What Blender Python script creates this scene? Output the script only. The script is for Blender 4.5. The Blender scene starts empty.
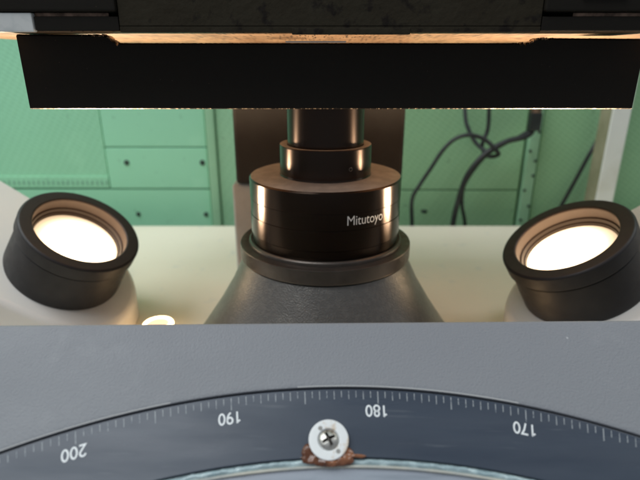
import bpy, bmesh, math, random
from mathutils import Vector, Matrix, noise
random.seed(4)
D = bpy.data
scene = bpy.context.scene
COL = scene.collection
LIFT = 1.20                      # height of the reference level above the room floor
W = {}                           # world matrix of every object, kept by hand

# ------------------------------------------------------------------ materials
class Mat:
    def __init__(s, name, color, rough=.5, metal=0., spec=.5, coat=0., trans=0., emis=None, es=0.):
        s.m = D.materials.new(name); s.m.use_nodes = True
        s.nt = s.m.node_tree; s.b = s.nt.nodes['Principled BSDF']
        s.b.inputs['Base Color'].default_value = (*color, 1)
        s.b.inputs['Roughness'].default_value = rough
        s.b.inputs['Metallic'].default_value = metal
        s.b.inputs['Specular IOR Level'].default_value = spec
        s.b.inputs['Coat Weight'].default_value = coat
        s.b.inputs['Transmission Weight'].default_value = trans
        if emis:
            s.b.inputs['Emission Color'].default_value = (*emis, 1)
            s.b.inputs['Emission Strength'].default_value = es
        s.color = color
        s.tc = s.nt.nodes.new('ShaderNodeTexCoord')
        s.out = s.tc.outputs['Object']
    def n(s, t, **k):
        x = s.nt.nodes.new(t)
        for a, v in k.items(): setattr(x, a, v)
        return x
    def l(s, a, b): s.nt.links.new(a, b)
    def noise(s, scale, detail=4, rough=.55, stretch=None, dist=0):
        v = s.out
        if stretch:
            mp = s.n('ShaderNodeMapping'); mp.inputs['Scale'].default_value = stretch
            s.l(v, mp.inputs['Vector']); v = mp.outputs['Vector']
        t = s.n('ShaderNodeTexNoise'); s.l(v, t.inputs['Vector'])
        t.inputs['Scale'].default_value = scale; t.inputs['Detail'].default_value = detail
        t.inputs['Roughness'].default_value = rough; t.inputs['Distortion'].default_value = dist
        return t.outputs['Fac']
    def ramp(s, fac, stops):
        r = s.n('ShaderNodeValToRGB'); s.l(fac, r.inputs['Fac'])
        e = r.color_ramp.elements
        while len(e) < len(stops): e.new(.5)
        for q, (p, c) in zip(e, stops):
            q.position = p; q.color = (c, c, c, 1) if not hasattr(c, '__len__') else (*c, 1)
        return r.outputs['Color']
    def cur(s):
        i = s.b.inputs['Base Color']
        return i.links[0].from_socket if i.links else None
    def mixcol(s, fac, col):
        """lay col over the present base colour where fac is 1"""
        m = s.n('ShaderNodeMix', data_type='RGBA')
        s.l(fac, m.inputs[0]); c = s.cur()
        if c: s.l(c, m.inputs[6])
        else: m.inputs[6].default_value = s.b.inputs['Base Color'].default_value
        m.inputs[7].default_value = (*col, 1)
        s.l(m.outputs[2], s.b.inputs['Base Color'])
        return s
    def vary(s, scale, lo, hi, col, **k):
        return s.mixcol(s.ramp(s.noise(scale, **k), [(lo, 0), (hi, 1)]), col)
    def roughvar(s, scale, a, b, **k):
        m = s.n('ShaderNodeMapRange'); s.l(s.noise(scale, **k), m.inputs[0])
        m.inputs[1].default_value = .3; m.inputs[2].default_value = .7
        m.inputs[3].default_value = a; m.inputs[4].default_value = b
        s.l(m.outputs[0], s.b.inputs['Roughness']); return s
    def bump(s, h, strength=.3, dist=.001):
        b = s.n('ShaderNodeBump'); b.inputs['Strength'].default_value = strength
        b.inputs['Distance'].default_value = dist; s.l(h, b.inputs['Height'])
        i = s.b.inputs['Normal']
        if i.links: s.l(i.links[0].from_socket, b.inputs['Normal'])
        s.l(b.outputs['Normal'], i); return s
    def specks(s, scale, thr, col, seed=0, stretch=(1, 1, 1)):
        v = s.n('ShaderNodeTexVoronoi'); mp = s.n('ShaderNodeMapping')
        mp.inputs['Location'].default_value = (seed, seed * 1.3, seed * .7); mp.inputs['Scale'].default_value = stretch
        s.l(s.out, mp.inputs['Vector']); s.l(mp.outputs[0], v.inputs['Vector'])
        v.inputs['Scale'].default_value = scale
        d = s.ramp(v.outputs['Distance'], [(thr * .6, 1), (thr, 0)])
        g = s.n('ShaderNodeSeparateColor'); s.l(v.outputs['Color'], g.inputs[0])
        k = s.ramp(g.outputs[0], [(.55, 0), (.6, 1)])
        m = s.n('ShaderNodeMath', operation='MULTIPLY'); s.l(d, m.inputs[0]); s.l(k, m.inputs[1])
        return s.mixcol(m.outputs[0], col)

panelM = Mat('grey_crackle_paint', (.236, .243, .258), .54, spec=.4)
panelM.vary(9, .35, .75, (.226, .233, .249), detail=3).vary(55, .6, .9, (.285, .292, .305))
panelM.specks(38, .05, (.14, .09, .05)).specks(70, .05, (.5, .5, .5), 3)
panelM.bump(panelM.noise(1250, 2, .6), .6, .0004).bump(panelM.noise(520, 3), .10, .0004).roughvar(40, .50, .64)

ringM = Mat('slate_lacquer', (.040, .052, .074), .32, spec=.4)
ringM.vary(14, .35, .7, (.05, .064, .088), stretch=(1, 6, 1)).vary(240, .62, .72, (.075, .088, .11), stretch=(.15, 2, 1))
ringM.specks(190, .05, (.015, .02, .03), 5).roughvar(60, .24, .42, stretch=(.3, 2, 1)).bump(ringM.noise(300, 3), .05, .0004)

tickM = Mat('worn_grey_engraving', (.36, .38, .39), .7); tickM.vary(900, .5, .65, (.15, .17, .2))
whiteM = Mat('white_lettering', (.82, .84, .84), .5)
screenM = Mat('frosted_screen_glass', (.27, .30, .35), .35, spec=.6)
screenM.vary(6, .35, .7, (.31, .34, .38)).vary(120, .55, .7, (.24, .27, .31), stretch=(.3, 3, 1)).bump(screenM.noise(600, 2), .1, .0003)
sealM = Mat('turquoise_sealant', (.34, .44, .46), .18, coat=.5)
sealM.vary(160, .5, .62, (.50, .62, .63), detail=5).vary(60, .55, .7, (.26, .37, .40)).bump(sealM.noise(190, 4), .6, .0015)
creamM = Mat('cream_sealant', (.55, .53, .45), .4); creamM.vary(70, .4, .65, (.42, .44, .42)).bump(creamM.noise(200, 3), .5, .001)
darkM = Mat('black_gap', (.012, .012, .014), .6)
nylonM = Mat('white_nylon', (.78, .79, .78), .42, coat=.1); nylonM.vary(240, .60, .72, (.60, .47, .33), detail=3).bump(nylonM.noise(500, 3), .15, .0004)
screwM = Mat('nickel_screw', (.62, .6, .55), .42, 1.); screwM.vary(600, .55, .65, (.3, .27, .22)).bump(screwM.noise(900, 3), .3, .0003)
resinM = Mat('brown_resin', (.12, .042, .018), .22, coat=.4); resinM.vary(120, .45, .65, (.30, .12, .055), detail=2)

deckM = Mat('off_white_enamel', (.84, .76, .62), .42)
deckM.vary(6, .35, .7, (.79, .71, .57)).vary(45, .62, .8, (.64, .62, .56)).specks(50, .03, (.25, .2, .14)).bump(deckM.noise(350, 2), .1, .0006)
hammerM = Mat('grey_hammertone_paint', (.20, .187, .172), .33, .6, spec=.5)
hammerM.vary(300, .45, .65, (.235, .22, .20)).bump(hammerM.noise(1050, 2, .5), .5, .0004).bump(hammerM.noise(1500, 2), .2, .0002).roughvar(70, .32, .42)
bronzeM = Mat('brown_anodised_metal', (.115, .098, .085), .42, .7)
bronzeM.vary(60, .35, .7, (.14, .12, .105)).roughvar(220, .28, .5, stretch=(1, 1, 1)).bump(bronzeM.noise(700, 2), .08, .0003)
blackM = Mat('black_anodised_metal', (.048, .034, .026), .24, 1., spec=.5)
def turned(m, k, rot=0.):
    m.b.inputs['Anisotropic'].default_value = k; m.b.inputs['Anisotropic Rotation'].default_value = rot
    t = m.n('ShaderNodeTangent', direction_type='RADIAL', axis='Z'); m.l(t.outputs[0], m.b.inputs['Tangent'])
turned(blackM, .8, .25); blackM.specks(260, .03, (.2, .15, .11))
topM = Mat('bounce_lightened_top', (.42, .41, .40), .5, .45)  # top faces lightened with the bounce from the lit underside
topM.vary(130, .4, .65, (.55, .53, .51), detail=6).specks(330, .06, (.3, .24, .19), 2).bump(topM.noise(600, 3), .12, .0003)
markM = Mat('silver_lettering', (.85, .80, .74), .6)
glassM = Mat('dark_lens_glass', (.02, .02, .03), .05, coat=1)
pedM = Mat('pale_grey_casting', (.62, .62, .60), .5); pedM.vary(50, .4, .7, (.54, .53, .50)).bump(pedM.noise(300, 3), .2, .0006)
colM = Mat('dark_brown_casting', (.050, .046, .041), .75, .0, spec=.2); colM.vary(35, .35, .7, (.040, .035, .031)).bump(colM.noise(260, 3), .2, .0006)

rubberM = Mat('matt_black_polymer', (.022, .020, .020), .52, spec=.4); rubberM.roughvar(120, .45, .6).bump(rubberM.noise(800, 2), .06, .0002)
boreM = Mat('satin_brown_bore', (.10, .064, .046), .5, .2); boreM.vary(160, .4, .7, (.11, .07, .05))
#lampM = Mat('lit_diffuser', (.9, .85, .75), .4, emis=(1, .78, .50), es=11.)
def lamp_mat(c, Rr):
    m = Mat('lit_diffuser', (.9, .85, .75), .3, coat=.3, emis=(1, .76, .48), es=1)
    d = m.n('ShaderNodeVectorMath', operation='DISTANCE'); m.l(m.out, d.inputs[0]); d.inputs[1].default_value = c
    r = m.n('ShaderNodeMapRange', interpolation_type='SMOOTHSTEP'); m.l(d.outputs['Value'], r.inputs[0])
    r.inputs[1].default_value = .12 * Rr; r.inputs[2].default_value = .84 * Rr; r.inputs[3].default_value = 9.5; r.inputs[4].default_value = .75
    m.l(r.outputs[0], m.b.inputs['Emission Strength']); return m
addedGlowM = Mat('added_lamp_glow', (.9, .8, .7), .4, emis=(1, .66, .34), es=8.)  # glow of the lamps added on the machine top
domeM = Mat('added_lamp_cap', (.8, .6, .45), .4, emis=(1, .62, .36), es=1.3)
shellM = Mat('cream_plastic_shell', (.80, .78, .74), .38); shellM.vary(12, .4, .7, (.77, .74, .69)).bump(shellM.noise(400, 2), .05, .0004)

stageM = Mat('black_stage_paint', (.018, .015, .011), .6, spec=.14); stageM.vary(300, .55, .7, (.017, .014, .011)).specks(220, .06, (.06, .045, .03), 2).bump(stageM.noise(500, 2), .2, .0003)
castM = Mat('mottled_dark_casting', (.036, .029, .018), .75, spec=.12)
castM.vary(70, .4, .62, (.040, .033, .021), detail=6).vary(150, .55, .66, (.018, .014, .011), detail=4).bump(castM.noise(240, 4), .5, .001)
underM = Mat('oiled_tan_underside', (.31, .19, .105), .5, 0.)
underM.vary(80, .4, .65, (.20, .11, .055), detail=6, stretch=(1, .35, 1)).specks(800, .50, (.03, .02, .012), 1, (1, .07, 1)).specks(330, .22, (.05, .03, .018), 7, (1, .05, 1)).bump(underM.noise(300, 4), .3, .0008)
edgeM = Mat('worn_bare_edge', (.02, .016, .012), .4, .6)
edgeM.mixcol(edgeM.ramp(edgeM.noise(520, 6, .7, stretch=(1, .2, .2)), [(.50, 0), (.60, 1)]), (.90, .68, .46)).bump(edgeM.noise(1500, 2), .6, .0006)
stripM = Mat('dull_brass_strip', (.42, .27, .19), .45, .5); stripM.vary(160, .4, .62, (.14, .09, .06), detail=5)
scaleM = Mat('pale_scale_strip', (.85, .85, .80), .5); scaleM.vary(90, .45, .6, (.70, .72, .68))
glintM = Mat('pale_glint_paint', (.85, .82, .80), .4)

def greenmat(name, col, holes=False, streak=.6):
    m = Mat(name, col, .5)
    m.vary(5, .35, .7, tuple(c * .92 for c in col), detail=3).vary(26, .6, .95, (col[0] * 1.15, col[1] * 1.06, col[2] * 1.08))
    m.vary(90, .66, .74, tuple(c * .7 for c in col), detail=4)
    if holes:      # staggered round perforations, 5.5 mm apart
        mp = m.n('ShaderNodeMapping'); mp.inputs['Rotation'].default_value = (0, math.radians(57), 0)
        mp.inputs['Scale'].default_value = (185, 185, 185)
        m.l(m.out, mp.inputs['Vector'])
        sp = m.n('ShaderNodeSeparateXYZ'); m.l(mp.outputs[0], sp.inputs[0])
        sn = []
        for ax, k in (('X', 1.), ('Z', .62)):
            a = m.n('ShaderNodeMath', operation='MULTIPLY'); m.l(sp.outputs[ax], a.inputs[0]); a.inputs[1].default_value = 2 * math.pi * k
            b = m.n('ShaderNodeMath', operation='SINE'); m.l(a.outputs[0], b.inputs[0]); sn.append(b.outputs[0])
        ad = m.n('ShaderNodeMath', operation='MULTIPLY_ADD'); m.l(sn[1], ad.inputs[0]); ad.inputs[1].default_value = .55; m.l(sn[0], ad.inputs[2])
        f = m.ramp(ad.outputs[0], [(.35, 0), (1., .28)])
        m.mixcol(f, (col[0] * .52, col[1] * .66, col[2] * .56))
        m.bump(ad.outputs[0], .12, -.0006)
    m.bump(m.noise(120, 3), .12, .001)
    return m
gWall = greenmat('green_wall_paint', (.27, .52, .36))
gCover = greenmat('lit_green_panel', (.37, .77, .52))  # stronger light on the left mixed into this lighter green
gPerfL = greenmat('lit_perforated_sheet', (.37, .76, .505), True)  # left copy of the sheet, its light put into the colour
gPerfR = greenmat('shaded_perforated_sheet', (.32, .57, .32), True)  # right copy of the sheet, dimmer light put into the colour
gStrip = greenmat('green_joint_paint', (.34, .60, .38))
cableM = Mat('black_cable_rubber', (.018, .020, .020), .45); cableM.vary(60, .5, .7, (.035, .04, .038))
postM = Mat('white_post_paint', (.82, .82, .77), .5); postM.vary(30, .45, .7, (.74, .73, .66))
postSideM = Mat('beige_post_side', (.36, .33, .22), .6); postSideM.vary(25, .4, .65, (.26, .25, .15))  # side of the post in a darker beige than its face
smudgeM = Mat('dark_screw_and_smudge', (.03, .05, .04), .5)

# ------------------------------------------------------------------ building helpers
def thing(name, label, cat, M, group=None):
    o = D.objects.new(name, None); COL.objects.link(o); o.empty_display_size = .02
    if isinstance(M, (tuple, list)): M = Matrix.Translation(M)
    o.matrix_world = Matrix.Translation((0, 0, LIFT)) @ M
    W[o.name] = M
    o['label'] = label; o['category'] = cat
    if group: o['group'] = group
    return o

def link(name, bm, mats, parent=None, local=False, smooth=35, label=None, bmat=None):
    """one mesh object; geometry is given in reference coordinates unless local"""
    if parent is not None and not local: bmesh.ops.transform(bm, matrix=W[parent.name].inverted(), verts=bm.verts)
    me = D.meshes.new(name); 
    bmesh.ops.recalc_face_normals(bm, faces=bm.faces)
    bm.to_mesh(me); bm.free()
    for m in (mats if isinstance(mats, (list, tuple)) else [mats]): me.materials.append(m.m)
    if smooth:
        for p in me.polygons: p.use_smooth = True
        me.set_sharp_from_angle(angle=math.radians(smooth))
    o = D.objects.new(name, me); COL.objects.link(o)
    if smooth: wn = o.modifiers.new('normals', 'WEIGHTED_NORMAL'); wn.keep_sharp = True; wn.weight = 100
    if parent is not None: o.parent = parent; W[o.name] = W[parent.name]
    else: o.location = (0, 0, LIFT); W[o.name] = Matrix()
    if label: o['label'] = label
    return o

def box(x0, x1, y0, y1, z0, z1, bev=.0008, seg=2, bm=None):
    b = bmesh.new(); bmesh.ops.create_cube(b, size=1)
    for v in b.verts:
        v.co = Vector(((x0 + x1) / 2 + v.co.x * (x1 - x0), (y0 + y1) / 2 + v.co.y * (y1 - y0), (z0 + z1) / 2 + v.co.z * (z1 - z0)))
    if bev: bmesh.ops.bevel(b, geom=b.edges[:] , offset=bev, segments=seg, affect='EDGES', profile=.5)
    if bm is None: return b
    join(bm, b); return bm

def join(bm, b):
    me = D.meshes.new('tmp'); b.to_mesh(me); b.free(); bm.from_mesh(me); D.meshes.remove(me)

def lathe(prof, M=Matrix(), seg=128, bm=None, close=False):
    """prof: (radius, height) list turned round local z"""
    bm = bm or bmesh.new(); rings = []
    for r, h in prof:
        if r < 1e-6: rings.append([bm.verts.new(M @ Vector((0, 0, h)))])
        else: rings.append([bm.verts.new(M @ Vector((r * math.cos(2 * math.pi * i / seg), r * math.sin(2 * math.pi * i / seg), h))) for i in range(seg)])
    pairs = list(zip(rings, rings[1:]))
    if close: pairs.append((rings[-1], rings[0]))
    for a, b in pairs:
        for i in range(seg):
            j = (i + 1) % seg
            if len(a) == 1 and len(b) == 1: break
            f = [a[0], b[i], b[j]] if len(a) == 1 else ([a[i], a[j], b[0]] if len(b) == 1 else [a[i], a[j], b[j], b[i]])
            bm.faces.new(f)
    return bm

def rnd(prof, r=.0006):
    """chamfer-round the inner corners of a profile"""
    out = [prof[0]]
    for a, b, c in zip(prof, prof[1:], prof[2:]):
        A, B, C = Vector(a), Vector(b), Vector(c)
        d1, d2 = (A - B), (C - B)
        k = min(r, d1.length * .45, d2.length * .45)
        p, q = B + d1.normalized() * k, B + d2.normalized() * k
        out += [tuple(p), tuple((p + q) / 4 + B / 2), tuple(q)]
    return out + [prof[-1]]

def tube(pts, r, n=10, closed=False, res=8):
    """smooth tube through the points (Catmull-Rom)"""
    P = [Vector(p) for p in pts]; path = []
    for i in range(len(P) - 1):
        a = P[max(i - 1, 0)]; b = P[i]; c = P[i + 1]; d = P[min(i + 2, len(P) - 1)]
        for k in range(res):
            t = k / res
            path.append(.5 * ((2 * b) + (c - a) * t + (2 * a - 5 * b + 4 * c - d) * t * t + (3 * b - a - 3 * c + d) * t ** 3))
    path.append(P[-1])
    bm = bmesh.new(); rings = []
    for i, p in enumerate(path):
        d = (path[min(i + 1, len(path) - 1)] - path[max(i - 1, 0)]).normalized()
        s = d.cross(Vector((0, 1, 0)));
        if s.length < .05: s = d.cross(Vector((1, 0, 0)))
        s.normalize(); t = d.cross(s)
        rings.append([bm.verts.new(p + r * (math.cos(2 * math.pi * k / n) * s + math.sin(2 * math.pi * k / n) * t)) for k in range(n)])
    for a, b in zip(rings, rings[1:]):
        for k in range(n): bm.faces.new((a[k], a[(k + 1) % n], b[(k + 1) % n], b[k]))
    bm.faces.new(rings[0]); bm.faces.new(rings[-1])
    return bm

def textmesh(s, size, bold=0., spacing=1., depth=0.):
    cu = D.curves.new('t', 'FONT'); cu.body = s; cu.size = size; cu.align_x = 'CENTER'; cu.align_y = 'CENTER'
    cu.offset = bold; cu.space_character = spacing; cu.resolution_u = 6; cu.extrude = depth
    o = D.objects.new('t', cu); COL.objects.link(o)
    dg = bpy.context.evaluated_depsgraph_get(); dg.update()
    me = D.meshes.new_from_object(o.evaluated_get(dg))
    bm = bmesh.new(); bm.from_mesh(me)
    D.objects.remove(o); D.curves.remove(cu); D.meshes.remove(me)
    return bm

def arc(cx, cy, rx, ry, a0, a1, n=20): return [(cx + rx * math.cos(math.radians(a0 + (a1 - a0) * i / n)), cy + ry * math.sin(math.radians(a0 + (a1 - a0) * i / n))) for i in range(n + 1)]
DIG = {'0': [arc(.3, .5, .24, .43, 0, 360, 32)], '1': [[(.36, 0), (.36, .96)], [(.36, .90), (.30, .80), (.12, .74)]],
       '2': [arc(.29, .70, .23, .24, 165, -30, 18) + [(.07, .06), (.56, .06)]], '3': [arc(.28, .71, .21, .22, 160, -80, 16), arc(.28, .27, .24, .23, 85, -160, 18)],
       '4': [[(.42, 0), (.42, .95), (.05, .28), (.60, .28)]], '5': [[(.52, .93), (.15, .93), (.09, .50)] + arc(.29, .32, .24, .27, 120, -150, 18)],
       '6': [arc(.31, .29, .23, .24, 0, 360, 24), arc(.48, .32, .40, .62, 180, 100, 14)], '7': [[(.04, .91), (.56, .91), (.36, .55), (.22, 0)]],
       '8': [arc(.3, .70, .20, .22, 0, 360, 24), arc(.3, .26, .24, .24, 0, 360, 24)], '9': [arc(.3, .68, .23, .25, 0, 360, 24), arc(.13, .66, .40, .62, 0, -80, 14)]}
def digits(t, h, w=.115):
    bm = bmesh.new(); adv = .70; x0 = -adv * len(t) / 2 + .05
    for k, ch in enumerate(t):
        for pl in DIG[ch]:
            P = [Vector((x0 + adv * k + p[0], p[1] - .48, 0)) for p in pl]; L = []
            cl = (P[0] - P[-1]).length < 1e-5
            for i, p in enumerate(P):
                a = P[i - 1] if i else (P[-2] if cl else p); b = P[i + 1] if i < len(P) - 1 else (P[1] if cl else p)
                d1 = (p - a).normalized() if (p - a).length > 1e-9 else (b - p).normalized(); d2 = (b - p).normalized() if (b - p).length > 1e-9 else d1
                n = (d1 + d2); n = Vector((-n.y, n.x, 0)).normalized(); c = max(.45, n.dot(Vector((-d1.y, d1.x, 0))))
                L.append((bm.verts.new((p + n * w / 2 / c) * h), bm.verts.new((p - n * w / 2 / c) * h)))
            for A, B in zip(L, L[1:]): bm.faces.new((A[0], B[0], B[1], A[1]))
    return bm

def frame_from_axis(P, a, outward):
    a = Vector(a).normalized(); e1 = Vector(outward); e1 = (e1 - a * e1.dot(a)).normalized(); e2 = a.cross(e1)
    M = Matrix((e1, e2, a)).transposed().to_4x4(); M.translation = Vector(P); return M

# ------------------------------------------------------------------ dial plane
DU = Vector((0.99966426, 0, -0.02591091)); DV = Vector((0.01300723, 0.86486875, 0.50182951)); DN = Vector((0.02240954, -0.50199805, 0.86457838))
DC = Vector((0.01162037, -0.10913883, -0.26136231))
DM = Matrix((DU, DV, DN)).transposed().to_4x4(); DM.translation = DC
PH = .01725534
R = .30

# ------------------------------------------------------------------ projector body
proj = thing('profile_projector', 'grey and off-white body of the measuring projector with sloping front panel and conical lens housing', 'projector', (0, .32, -.20))

def front_panel():
    bm = bmesh.new(); n = 720; rows = []
    def top(x): return .3269 + .035 * (x + .0159)
    hole = [(R + .0019, 0), (R + .0007, -.0001), (R + .0003, -.0003), (R + .00015, -.0007), (R + .00015, -.006)]
    def outer(a):
        x, y = math.sin(a), math.cos(a); best = 1e9
        if x > 1e-9: best = min(best, .36 / x)
        if x < -1e-9: best = min(best, -.36 / x)
        if y < -1e-9: best = min(best, -.36 / y)
        if y > 1e-9: best = min(best, (.3269 + .035 * .0159) / (y - .035 * x))
        return x * best, y * best
    prof = [(0, 0, 0)]
    for i in range(n):
        a = 2 * math.pi * i / n; s, c = math.sin(a), math.cos(a)
        ox, oy = outer(a); ln = math.hypot(ox, oy)
        col = [bm.verts.new(DM @ Vector((s * r, c * r, h))) for r, h in reversed(hole)]
        for k in (.25, .5, .8, 1.):
            q = (R + .0019) + (ln - .0022 - R - .0019) * k
            col.append(bm.verts.new(DM @ Vector((s * q, c * q, 0))))
        # rolled edge, then the skirt straight down
        for dr, dh in ((-.0014, -.00025), (-.0006, -.0009), (-.0001, -.0019), (0, -.003)):
            q = ln + dr; col.append(bm.verts.new(DM @ Vector((s * q, c * q, dh))))
        e = DM @ Vector((s * ln, c * ln, -.003)); e.z = min(e.z - .11, -.28) if c > 0 else e.z - .13; col.append(bm.verts.new(e))
        rows.append(col)
    for i in range(n):
        A, B = rows[i], rows[(i + 1) % n]
        for k in range(len(A) - 1): bm.faces.new((A[k], B[k], B[k + 1], A[k + 1]))
    o = link('front_panel', bm, [panelM, Mat('hole_edge_highlight', (.46, .46, .45), .4)], proj, smooth=30)  # gloss line along the hole edge put into a lighter colour
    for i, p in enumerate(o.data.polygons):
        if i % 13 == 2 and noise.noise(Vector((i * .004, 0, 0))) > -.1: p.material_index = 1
    return o
front_panel()

AX = (.0035, .32)
LM = Matrix.Translation((AX[0], AX[1], 0))
link('machine_top', box(-.52, .52, .186, .605, -.24, -.200, .004, 3), deckM, proj)
cone = lathe([(.030, -.1246), (.0530, -.1246), (.0546, -.125), (.0558, -.127), (.0640, -.1445), (.0750, -.163), (.0850, -.178), (.0990, -.1985), (.100, -.1999)], LM, 160)
hs = link('lens_housing', cone, hammerM, proj)
fl = lathe(rnd([(.0503, -.1160), (.0503, -.1148), (.0570, -.1148), (.0570, -.1243), (.040, -.1243)], .0008), LM, 160)
link('mounting_flange', fl, bronzeM, hs)
lowc = lathe(rnd([(.0535, -.1245), (.0552, -.1245), (.0552, -.1262), (.0535, -.1262)], .0003), LM, 160)
link('seal_ring', lowc, darkM, hs)
column = box(-.0722, .0705, .42, .50, -.1015, .034, .004, 3)
for v in column.verts:                               # foot of the casting slopes back towards the sides
    if v.co.z < -.09: v.co.z += .10 * max(0, abs(v.co.x) - .05) * (-1) + .001
link('rear_column', column, colM, proj)
link('pedestal', box(-.0768, .062, .425, .495, -.1998, -.1030, .003, 3), pedM, proj)

# ------------------------------------------------------------------ protractor screen
scr = thing('protractor_screen', 'round slate protractor screen with engraved degree scale set in the sloping grey panel', 'protractor', DM)
def polar(a, r, h=0): return Vector((math.sin(a) * r, math.cos(a) * r, h))
link('scale_ring', lathe(rnd([(.2762, -.0050), (.2762, -.0008), (.2996, -.0008), (.2996, -.0050)], .0003), seg=360), ringM, scr, local=True)
bm = bmesh.new()
for k in range(720):
    a = PH + math.radians(k * .5)
    ln = .0044 if k % 10 == 0 else (.0031 if k % 2 == 0 else .0024)
    ln += random.uniform(-.0001, .0001); w = .00013 if k % 10 else .00016
    t = Vector((math.cos(a), -math.sin(a), 0))
    p, q = polar(a, .29885, -.00077), polar(a, .29885 - ln, -.00077)
    bm.faces.new([bm.verts.new(v) for v in (p - t * w, p + t * w, q + t * w, q - t * w)])
link('graduation_marks', bm, tickM, scr, local=True, smooth=0)
for val in range(140, 231, 10):
    a = PH - math.radians(val - 180)
    tb = digits(str(val), .0042, .145)
    up = -polar(a, 1); rt = Vector((-math.cos(a), math.sin(a), 0)); o = polar(a - math.radians(.12), .2918, -.00076)
    for v in tb.verts: v.co = o + rt * v.co.x * .93 + up * v.co.y
    link('numeral', tb, whiteM, scr, local=True, smooth=0)
link('screen_glass', lathe([(0, -.0022), (.10, -.0022), (.2733, -.0022), (.2733, -.005)], seg=360), screenM, scr, local=True)
bm = bmesh.new(); N = 1440; cols = []
for i in range(N):
    a = 2 * math.pi * i / N; c = []
    for k in range(7):
        t = k / 6; q = polar(a, 1) * 90
        wob = noise.noise(q + Vector((0, 0, 3))) * .0004 + noise.noise(q * 3.1) * .0002
        r = .2738 + .0023 * t + (wob if 0 < k < 6 else wob * .4 * (k == 0))
        h = -.0020 + .0012 * math.sin(math.pi * t) * (.75 + .9 * noise.noise(q * 1.7 + Vector((t * 2, 5, 0))))
        c.append(bm.verts.new(polar(a, r, h)))
    cols.append(c)
for i in range(N):
    for k in range(6): bm.faces.new((cols[i][k], cols[(i + 1) % N][k], cols[(i + 1) % N][k + 1], cols[i][k + 1]))
link('sealant_bead', bm, sealM, scr, local=True, smooth=60)
link('inner_seal', lathe([(.2730, -.0021), (.2732, -.0013), (.2738, -.0012), (.2742, -.0021)], seg=360), creamM, scr, local=True, smooth=60)
link('shadow_gap', lathe([(.2758, -.0045), (.3006, -.0045)], seg=360), darkM, scr, local=True)

# washer, screw and the brown resin lump: one retainer on the ring
WC = Vector((-.0124, .2812, 0))
ret = thing('retaining_clip', 'round white washer with cross-head screw and brown resin at the inner edge of the scale', 'washer', DM @ Matrix.Translation(WC + Vector((0, 0, -.0008))))
wz = .0016
washer = lathe(rnd([(0, .0001), (.0066, .0001), (.0067, wz), (.0037, wz), (.0034, wz - .0007), (0, wz - .0007)], .0003), seg=72)
wo = link('washer', washer, nylonM, ret, local=True)
for ang, rr in ((128, .0046), (-50, .0049)):
    p = Matrix.Translation((rr * math.cos(math.radians(ang)), rr * math.sin(math.radians(ang)), wz))
    link('pin_hole', lathe([(0, .00004), (.0007, .00006), (.00085, -.0001)], p, 20), Mat('grey_hole', (.28, .27, .25), .6), wo, local=True)
# pan head with a cross recess
bm = bmesh.new(); segs = 144; rr = [0, .0003, .0006, .0009, .0012, .0015, .0018, .0020, .0022, .0023, .0026, .0029, .0031, .0032]
vs = []
rot = math.radians(-28)
for r_ in rr:
    ring = []
    for i in range(segs):
        a = 2 * math.pi * i / segs; x, y = r_ * math.cos(a), r_ * math.sin(a)
        xr, yr = x * math.cos(rot) - y * math.sin(rot), x * math.sin(rot) + y * math.cos(rot)
        d = min(abs(xr), abs(yr)); arm = max(abs(xr), abs(yr))
        h = wz - .0007 + .0017 * math.sqrt(max(0, 1 - (r_ / .0034) ** 2))
        if d < .00042 and arm < .0022: h -= .0013
        ring.append(bm.verts.new((x, y, h)))
        if r_ == 0: break
    vs.append(ring)
for A, B in zip(vs, vs[1:]):
    for i in range(segs):
        j = (i + 1) % segs
        bm.faces.new((A[0], B[i], B[j]) if len(A) == 1 else (A[i], A[j], B[j], B[i]))
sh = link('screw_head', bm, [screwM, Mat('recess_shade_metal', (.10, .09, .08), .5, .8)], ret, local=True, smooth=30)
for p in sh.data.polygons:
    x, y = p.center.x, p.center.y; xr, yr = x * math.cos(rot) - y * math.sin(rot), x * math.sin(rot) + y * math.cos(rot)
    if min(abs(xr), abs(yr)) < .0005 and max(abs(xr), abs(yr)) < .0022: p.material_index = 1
def lump(cx, cy, sx, sy, h, seed, bm):
    b = bmesh.new(); bmesh.ops.create_icosphere(b, subdivisions=4, radius=1)
    for v in b.verts:
        q = v.co * 1.7 + Vector((seed, 0, 0)); k = 1 + .5 * noise.noise(q) + .0 * noise.noise(q * 2.7)
        v.co = Vector((cx + v.co.x * sx * k, cy + v.co.y * sy * k, max(v.co.z * k, -.3) * h * .36))
    join(bm, b)
bm = bmesh.new(); NX, NY = 150, 60; grid = {}
def puddle(x, y):
    f = -1
    for cx_, cy_, sx, sy in ((-.0068, -.0040, .0021, .0030), (-.0058, -.0060, .0036, .0017), (0, -.0066, .0075, .0016), (.0062, -.0046, .0022, .0026), (.0092, -.0048, .0034, .0007), (.0045, -.0064, .0040, .0015)):
        f = max(f, 1 - math.hypot((x - cx_) / sx, (y - cy_) / sy))
    q = Vector((x, y, 0)) * 520
    return f + .22 * noise.noise(q) + .10 * noise.noise(q * 2.3)
for i in range(NX + 1):
    for j in range(NY + 1):
        x, y = -.012 + .026 * i / NX, -.0092 + .0085 * j / NY; f = puddle(x, y)
        if f > 0: grid[i, j] = bm.verts.new((x, y, .0001 + .0013 * min(1, f * 2.2) ** .6 * (.75 + .5 * noise.noise(Vector((x, y, .01)) * 420))))
for (i, j), v in list(grid.items()):
    k = [(i, j), (i + 1, j), (i + 1, j + 1), (i, j + 1)]
    if all(q in grid for q in k): bm.faces.new([grid[q] for q in k])
link('resin_lump', bm, resinM, ret, local=True, smooth=60)

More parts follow.
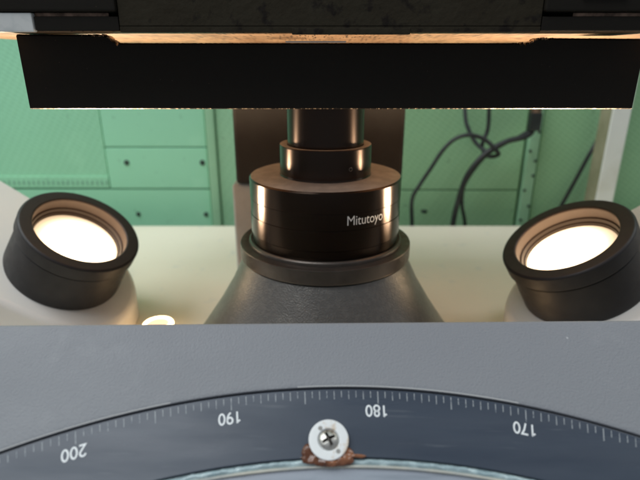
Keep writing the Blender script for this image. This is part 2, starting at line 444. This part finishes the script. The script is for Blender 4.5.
# ------------------------------------------------------------------ projection lens
lens = thing('projection_lens', 'stepped black metal projection lens standing on the conical housing under the stage', 'lens', (AX[0], AX[1], -.1148))
g = .0004
barrel = rnd([(.0295, -.0700), (.0482, -.0706), (.0491, -.0716), (.0491, -.0833), (.0491 - g, -.0834), (.0491 - g, -.0836), (.0491 - g*.5, -.0837),
              (.0491 - g*.5, -.0935), (.0491 - g, -.0936), (.0491 - g, -.0938), (.0491, -.0939), (.0491, -.1060), (.0486, -.1065), (.0482, -.1130), (.0482, -.1147)], .0001)
b = lathe(barrel, LM, 192)
bo = link('lens_barrel', b, [blackM, topM], lens, smooth=25)
for p in bo.data.polygons:
    if abs(p.normal.z) > .9 and p.center.z > .040: p.material_index = 1
link('base_ring', lathe(rnd([(.0484, -.1124), (.0500, -.1121), (.0510, -.1131), (.0512, -.1147)], .0003), LM, 160), bronzeM, lens)
co = link('collar', lathe(rnd([(.0244, -.0512), (.0268, -.0508), (.0290, -.0508), (.0293, -.0515), (.0293, -.0620), (.0293, -.0690), (.0298, -.0705)], .0004), LM, 128), [blackM, topM], lens, smooth=25)
for p in co.data.polygons:
    if abs(p.normal.z) > .9: p.material_index = 1
tb_ = link('upper_barrel', lathe(rnd([(.0150, -.0150), (.0238, -.0150), (.0243, -.0160), (.0243, -.0507)], .0004), LM, 128), blackM, lens)
link('front_glass', lathe([(0, -.0146), (.006, -.0148), (.0152, -.0160)], LM, 64), glassM, lens)
M_ = Matrix.Translation((AX[0] + .0293 * math.sin(.53), AX[1] - .0293 * math.cos(.53), -.0625)) @ Matrix.Rotation(.53, 4, 'Z') @ Matrix.Rotation(math.radians(90), 4, 'X')
link('set_screw', lathe(rnd([(0, -.0004), (.0006, -.0003), (.0009, .00025), (.0013, .00015), (.0014, -.0004)], .0001), M_, 24), bronzeM, lens)
# maker's name wrapped round the barrel
def wrap(s, size, ang, z, bold=0., sx=1.):
    t = textmesh(s, size, bold, .98); Rr = .0491 - .00012
    for v in t.verts:
        a = ang + v.co.x * sx / Rr
        v.co = Vector((AX[0] + Rr * math.sin(a), AX[1] - Rr * math.cos(a), z + v.co.y))
    return t
link('maker_name', wrap('Mitutoyo', .0082, math.radians(28.8), -.0880, 0, .86), markM, lens, smooth=0)

# ------------------------------------------------------------------ ring illuminators
def illuminator(P, a, outward, Rr, L, label, ext, wf, wb):
    M = frame_from_axis(P, a, outward)
    root = thing('surface_illuminator', label, 'lamp', Matrix.Translation(M @ Vector((0, 0, -L)) * 1), 'tilted illuminators either side of the lens')
    cap = lathe(rnd([(.77 * Rr, -.34 * Rr), (.77 * Rr, -.03 * Rr), (.79 * Rr, 0), (.97 * Rr, 0), (Rr, -.03 * Rr), (Rr, -.25 * Rr), (.96 * Rr, -.27 * Rr), (.955 * Rr, -.32 * Rr)], .0006), M, 128)
    co = link('front_cap', cap, [rubberM, boreM], root, smooth=30)
    for p in co.data.polygons:                       # the bore of the cap is plain satin metal
        c = M.inverted() @ (W[root.name] @ p.center); rad = math.hypot(c.x, c.y)
        if rad < .775 * Rr: p.material_index = 1
    link('lamp_barrel', lathe(rnd([(.90 * Rr, -.28 * Rr), (.965 * Rr, -.30 * Rr), (.965 * Rr, -.34 * Rr), (.99 * Rr, -L + .0015), (.97 * Rr, -L - .001)], .0005), M, 128), rubberM, root)
    link('retaining_ring', lathe(rnd([(.77 * Rr, -.20 * Rr), (.745 * Rr, -.21 * Rr), (.73 * Rr, -.27 * Rr), (.71 * Rr, -.275 * Rr), (.695 * Rr, -.34 * Rr)], .0003), M, 128), Mat('dark_brown_ring', (.06, .04, .03), .4, .4), root)
    link('diffuser_lens', lathe([(0, -.27 * Rr), (.3 * Rr, -.278 * Rr), (.55 * Rr, -.30 * Rr), (.70 * Rr, -.33 * Rr)], M, 96), lamp_mat(W[root.name].inverted() @ M @ Vector((-.12 * Rr, .10 * Rr, -.3 * Rr)), Rr), root)
    # shell: flat sloping top face square to the lamp axis, sides straight down to the machine top
    B = M @ Vector((0, 0, -L)); nrm = Vector(a).normalized()
    out = Vector(outward); out.z = 0; out.normalize(); side = Vector((-out.y, out.x, 0))
    k = math.sqrt(nrm.z)
    pts = []
    w0 = 1.24 * Rr
    n = 28
    for i in range(n + 1):
        t = math.pi * (-.5 - i / n)
        pts.append(out * (math.cos(t) * w0 * .93) + side * (math.sin(t) * w0))
    far = [out * ext + side * wf, out * ext - side * wb]
    pts = pts + far
    bm = bmesh.new()
    c0 = Vector((B.x, B.y, 0))
    def zt(p): return B.z - (nrm.x * (p.x) + nrm.y * (p.y)) / nrm.z
    lo = [bm.verts.new(c0 + p + Vector((0, 0, -.1995))) for p in pts]
    mid = [bm.verts.new(c0 + p + Vector((0, 0, zt(p)))) for p in pts]
    bm.faces.new(lo); tf = bm.faces.new(mid)
    for i in range(len(pts)):
        j = (i + 1) % len(pts); bm.faces.new((lo[i], lo[j], mid[j], mid[i]))
    bmesh.ops.recalc_face_normals(bm, faces=bm.faces)
    ed = [e for e in bm.edges if e.verts[0] in mid and e.verts[1] in mid]
    bmesh.ops.bevel(bm, geom=ed, offset=.0045, segments=5, affect='EDGES', profile=.5)
    link('lamp_shell', bm, shellM, root, smooth=40)
    spot = D.lights.new('projector_bulb', 'SPOT'); spot.energy = BULB; spot.color = (1, .77, .54); spot.shadow_soft_size = .018
    spot.spot_size = math.radians(105); spot.spot_blend = .5
    so = D.objects.new('projector_bulb', spot); COL.objects.link(so); so.parent = root
    Q = W[root.name].inverted() @ M @ Matrix.Translation((0, 0, -.18 * Rr)) @ Matrix.Rotation(math.pi, 4, 'X'); so.matrix_local = Q
    return root
BULB = 4.2
illuminator((-.1722, .3432, -.1164), (.538, -.188, .822), (-1, 0, 0), .0416, .0425, 'black-rimmed glowing lamp on cream shell, left of the lens', .31, .075, .067)
illuminator((.1662, .3203, -.1142), (-.516, -.075, .853), (1, 0, 0), .0430, .0425, 'black-rimmed glowing lamp below the white post, right of the lens', .31, .067, .075)

# ------------------------------------------------------------------ glowing lamps added to warm the machine top
for x, y, lab in ((-.1235, .3365, 'added glowing lamp standing in for the warm highlight at the foot of the left shell'), (.121, .298, 'added warm fill lamp on the machine top, unseen behind the grey panel edge on the right')):
  gl = thing('added_glow_lamp', lab, 'added glow lamp', (x, y, -.20), 'added glow lamps on the machine top')
  PM = Matrix.Translation((x, y, 0))
  link('lamp_base', lathe(rnd([(0, -.1930), (.0112, -.1930), (.0120, -.1999)], .0004), PM, 48), shellM, gl)
  link('lamp_ring', lathe([(.0098 + .0019 * math.cos(t), -.1912 + .0019 * math.sin(t)) for t in [2 * math.pi * k / 14 for k in range(14)]], PM, 64, close=True), addedGlowM, gl)
  link('lamp_dome', lathe([(.0092, -.1925), (.0088, -.1905), (.006, -.1895), (0, -.1890)], PM, 48), domeM, gl)

# ------------------------------------------------------------------ measuring stage
st = thing('work_stage', 'heavy black measuring stage spanning the top above the lens', 'stage', (0, .35, -.0242))
def front_rail():
    X0, X1, Y0, Y1 = -.1464, .1575, .26, .2665
    zb = -.0243; c = .0006
    xs = [X0 + (X1 - X0) * i / 900 for i in range(901)]
    def zt(x):
        base = .0108 - (x - X0) * .0075 * .9
        def sm(t): t = max(0, min(1, t)); return t * t * (3 - 2 * t)
        m = sm((x + .104) / .006) * sm((.106 - x) / .006)
        tooth = noise.noise(Vector((x * 900, 0, 0))) * .0016 + noise.noise(Vector((x * 2500, 4, 0))) * .0012
        near = max(0, 1 - abs(abs(x) - .104) / .012)
        return base * (1 - m) + .0068 * m + tooth * near * (base > .004) + noise.noise(Vector((x * 700, 9, 0))) * .00012
    bm = bmesh.new(); rows = []
    for x in xs:
        t = zt(x)
        rows.append([bm.verts.new(p) for p in ((x, Y0 + c * 1.1, zb), (x, Y0, zb + c * .75), (x, Y0, t - .0008), (x, Y0 + .0008, t), (x, Y1 - .0008, t), (x, Y1, t - .001), (x, Y1, zb))])
    for A, B in zip(rows, rows[1:]):
        for k in range(7):
            f = bm.faces.new((A[k], A[(k + 1) % 7], B[(k + 1) % 7], B[k])); f.material_index = 1 if k == 0 or (k in (2, 3) and abs(abs(A[0].co.x) - .106) < .009) else 0
    bm.faces.new(rows[0]); bm.faces.new(rows[-1])
    link('front_rail', bm, [stageM, edgeM], st, smooth=30)
front_rail()
link('side_rail', box(-.1464, -.1315, .2668, .292, -.0240, .0100), stageM, st)
link('side_rail', box(.1425, .1573, .2668, .292, -.0240, .0085), stageM, st)
link('table_casting', box(-.0886, .0976, .2400, .462, .0132, .075, .0005), castM, st)
link('underside_plate', box(-.198, .198, .2432, .465, .0112, .0131, .0002), underM, st)
link('casting_lip', box(-.0125, .040, .2395, .2420, .0098, .0125, .0003), castM, st)
link('casting_skirt', box(-.0886, .0976, .2400, .2430, .0108, .0131, .0002), castM, st)
link('glint_strip', box(-.0165, .0125, .257, .2592, .0070, .0076, .0002), glintM, st)  # pale strip that paints a bright glint under the casting
# stacked slide at either end of the table
for s, x0, x1 in ((-1, -.20, -.0889), (1, .0979, .20)):
    link('slide_block', box(x0, x1, .2385, .462, .0190, .080, .0012), stageM, st)
    link('slide_rail', box(x0 if s > 0 else -.1260, x1, .2402, .2430, .0114, .0172, .0004), stageM, st)
link('brass_strip', box(-.127, -.094, .2432, .2440, .0173, .0189, .0002), stripM, st)
link('brass_strip', box(.1125, .200, .2432, .2440, .0173, .0189, .0002), stripM, st)
link('brass_strip', box(.113, .132, .2372, .2384, .0243, .0262, .0002), stripM, st)
link('scale_strip', box(-.20, -.1265, .2395, .2428, .0108, .0187, .0006), scaleM, st)

# ------------------------------------------------------------------ wall and what hangs on it
wl = link('wall', box(-1.6, 1.6, .676, .72, -LIFT, 1.4, 0), gWall); wl['kind'] = 'structure'
fl_ = link('floor', box(-1.6, 1.6, -1.6, .676, -LIFT - .05, -LIFT, 0), Mat('grey_floor', (.2, .2, .19), .6)); fl_['kind'] = 'structure'
YP = .664
def sheet(name, label, cat, x0, x1, z0, z1, m, y=YP, group=None, bev=.0012):
    t = thing(name, label, cat, ((x0 + x1) / 2, .676, z0), group)
    link('sheet', box(x0, x1, y, .6755, z0, z1, bev), m, t)
    return t
def screws(t, pts, y=YP, r=.0036):
    for x, z in pts:
        M = Matrix.Translation((x, y, z)) @ Matrix.Rotation(math.radians(90), 4, 'X')
        link('screw', lathe(rnd([(0, .0016), (r * .8, .0014), (r, .0003), (r, -.0005)], .0003), M, 20), smudgeM, t)
a = sheet('perforated_sheet', 'mint perforated metal sheet with slotted hem, behind the left lamp', 'perforated panel', -1.0, -.2856, -.1665, .50, gPerfL, group='green perforated sheets on the wall')
hm = box(-1.0, -.2856, YP - .0014, YP + .001, -.1660, -.1500, .0006)
link('hem', hm, gPerfL, a)
bm = bmesh.new()
for i in range(66):
    x = -.2885 - i * .0066
    if x < -1: break
    z = -.1585
    b = box(x - .0012, x + .0012, YP - .0019, YP - .0010, z - .0030, z + .0030, .0003); join(bm, b)
link('hem_slots', bm, Mat('slot_shadow_green', (.22, .44, .31), .7), a)
a = sheet('access_cover', 'smooth mint wall cover above the long horizontal seam, no screws', 'cover panel', -.2846, -.1500, -.1105, .50, gCover, y=.663, group='smooth mint covers on the wall')
a = sheet('access_cover', 'smooth mint wall cover between the two seams, with two dark screws along its top', 'cover panel', -.2846, -.1500, -.1668, -.1118, gCover, y=.6625, group='smooth mint covers on the wall')
screws(a, [(-.2581, -.1312), (-.157, -.1312)], .6625)
a = sheet('access_cover', 'lowest smooth mint wall cover, meeting the white machine top', 'cover panel', -.62, -.1500, -.34, -.1682, gCover, y=.663, group='smooth mint covers on the wall')
screws(a, [(-.2515, -.2030), (-.1578, -.2035)], .663, .0032)
a = sheet('joint_strip', 'narrow green joint strip left of the dark column', 'joint strip', -.1488, -.1370, -.34, .50, gStrip, y=.659, group='narrow joint strips on the wall', bev=.002)
sheet('perforated_sheet', 'narrow perforated sheet between the joint strip and the dark column', 'perforated panel', -.1358, .0, -.34, .50, greenmat('grey_green_perforated_sheet', (.35, .63, .40), True), group='green perforated sheets on the wall')
a = sheet('perforated_sheet', 'darker green perforated sheet behind the hanging black cables, above the seam', 'perforated panel', .0012, .2700, -.1688, .50, gPerfR, group='green perforated sheets on the wall')
a = sheet('perforated_sheet', 'low green perforated sheet under the seam, with a dark rivet beside the lens', 'perforated panel', .0012, .2700, -.34, -.1702, gPerfR, group='green perforated sheets on the wall')
bm = bmesh.new(); lump(0, 0, .0045, .0026, .0022, 3.3, bm); bmesh.ops.transform(bm, matrix=Matrix.Translation((.1440, YP, -.1995)) @ Matrix.Rotation(math.radians(90), 4, 'X'), verts=bm.verts)
link('smudge', bm, smudgeM, a)  # small dark smudge built as a raised lump
a = sheet('joint_strip', 'green joint strip with a row of small screws right of the hanging cables', 'joint strip', .2735, .2880, -.34, .50, gStrip, y=.658, group='narrow joint strips on the wall', bev=.002)
screws(a, [(.2765, z) for z in (-.07, -.115, -.168, -.21)] + [(.2850, z) for z in (-.09, -.128, -.148, -.19)], .658, .0020)
sheet('perforated_sheet', 'green perforated sheet behind the white post on the right', 'perforated panel', .2910, 1.0, -.34, .50, gPerfR, group='green perforated sheets on the wall')

t = thing('post', 'white upright post with a beige side, in front of the green wall at right', 'post', (.357, .62, -LIFT))
link('post_face', box(.3472, .3690, .608, .6118, -LIFT, .60, .0015), postM, t)
link('post_side', box(.3475, .3687, .6119, .637, -LIFT, .60, .001), postSideM, t)

def cable(pts, r, label, mat=cableM):
    o = link('cable', tube(pts, r * 1.25), mat, smooth=60); o['label'] = label; o['category'] = 'cable'; o['group'] = 'black cables hanging in front of the green wall'
def at(px, py, Y):      # measured position on a plane Y metres in front
    b_ = (240 - py) / 500; s, c = math.sin(math.radians(20)), math.cos(math.radians(20)); k = Y / (c + b_ * s)
    return ((px - 320) / 500 * k, Y, (b_ * c - s) * k)
cable([at(412, 260, .632), at(412, 224, .632), at(412, 200, .632), at(419, 186, .632), at(431, 168, .632), at(443, 150, .632), at(455, 139, .632), at(469, 135, .63), at(484, 139, .628), at(496, 150, .625), at(498, 155, .63), at(488, 156, .634), at(482, 146, .636), at(488, 128, .64), at(489, 100, .64), at(488, 60, .64)], .0021, 'thin black cable bending from the machine top beside the lens up to the knot')
cable([at(450, 260, .632), at(453, 224, .632), at(459, 198, .632), at(467, 176, .630), at(479, 160, .628), at(492, 149, .628), at(508, 141, .628), at(524, 137, .630), at(532, 131, .632), at(533, 118, .634), at(534, 60, .636)], .0029, 'thick black cable climbing through the knot to the dark connector')
cable([at(465, 260, .636), at(465, 224, .636), at(462, 205, .636), at(464, 186, .636), at(475, 168, .637), at(488, 154, .637), at(504, 144, .636), at(522, 135, .638), at(537, 124, .638), at(541, 100, .64)], .0019, 'thin black cable running beside the thick one, right of it at the machine top')
cable([at(463, 60, .640), at(465, 112, .640), at(468, 128, .640), at(476, 143, .640), at(485, 151, .632), at(490, 157, .630)], .0021, 'grey-black cable dropping straight from the stage into the knot', Mat('grey_cable_rubber', (.06, .07, .075), .5))
cable([at(640, 60, .60), at(604, 128, .652), at(589, 155, .652), at(575, 181, .652), at(560, 208, .652), at(545, 236, .652)], .0021, 'straight black cable slanting behind the white post and above the right lamp')
t = thing('cable_connector', 'small dark connector on the cables under the black stage rail', 'connector', at(534, 128, .63))
p = Vector(at(534, 124, .631))
bm = box(p.x - .0068, p.x + .0068, .624, .637, p.z - .008, p.z + .014, .002)
link('plug_body', bm, cableM, t)
link('metal_collar', lathe(rnd([(.0035, .014), (.0062, .014), (.0062, .018), (.0035, .018)], .0004), Matrix.Translation((p.x, .6305, p.z)), 32), stripM, t)

# ------------------------------------------------------------------ light
w = D.worlds.new('World'); scene.world = w; w.use_nodes = True
w.node_tree.nodes['Background'].inputs['Color'].default_value = (.80, .88, 1.0, 1); w.node_tree.nodes['Background'].inputs['Strength'].default_value = .26
def area(loc, tgt, size, power, col, sy=None):
    l = D.lights.new('ceiling_and_fill_light', 'AREA'); l.size = size; l.energy = power; l.color = col
    if sy: l.shape = 'RECTANGLE'; l.size_y = sy
    o = D.objects.new('ceiling_and_fill_light', l); COL.objects.link(o); o.location = Vector(loc) + Vector((0, 0, LIFT))
    o.rotation_euler = (Vector(tgt) - Vector(loc)).to_track_quat('-Z', 'Y').to_euler(); return o
area((-.7, -.2, 1.5), (0, .45, -.1), .9, 18.5, (.92, .97, 1.0), 1.4)
area((-1.0, .42, 1.0), (-.1, .5, -.2), .5, 6.5, (.95, .98, 1.0), .5)  # side light added to brighten the deck and wall
area((1.0, .40, 1.1), (.2, .5, -.2), .5, 4.5, (.95, .98, 1.0), .5)  # weaker side light added from the right for the deck
def lamp(kind, name, loc, power, col, rad, tgt=None, ang=None):
    l = D.lights.new(name, kind); l.energy = power; l.color = col; l.shadow_soft_size = rad
    o = D.objects.new(name, l); COL.objects.link(o); o.location = Vector(loc) + Vector((0, 0, LIFT))
    if tgt is not None: o.rotation_euler = (Vector(tgt) - Vector(loc)).to_track_quat('-Z', 'Y').to_euler()
    if ang: l.spot_size = math.radians(ang); l.spot_blend = .5
    return o

# ------------------------------------------------------------------ camera
cam = D.cameras.new('camera'); co = D.objects.new('camera', cam); COL.objects.link(co); scene.camera = co
co.location = (0, 0, LIFT); co.rotation_euler = (math.radians(70), 0, 0)
cam.sensor_width = 36; cam.lens = 36 * 500 / 640; cam.clip_start = .01; cam.clip_end = 50
cam.dof.use_dof = True; cam.dof.focus_distance = .235; cam.dof.aperture_fstop = 10

scene.render.engine = 'CYCLES'
scene.view_settings.view_transform = 'Standard'; scene.view_settings.look = 'None'
scene.view_settings.exposure = 0; scene.view_settings.gamma = 1
scene.render.resolution_x = 1024; scene.render.resolution_y = 768
scene.cycles.use_denoising = True
scene.cycles.sample_clamp_indirect = 6
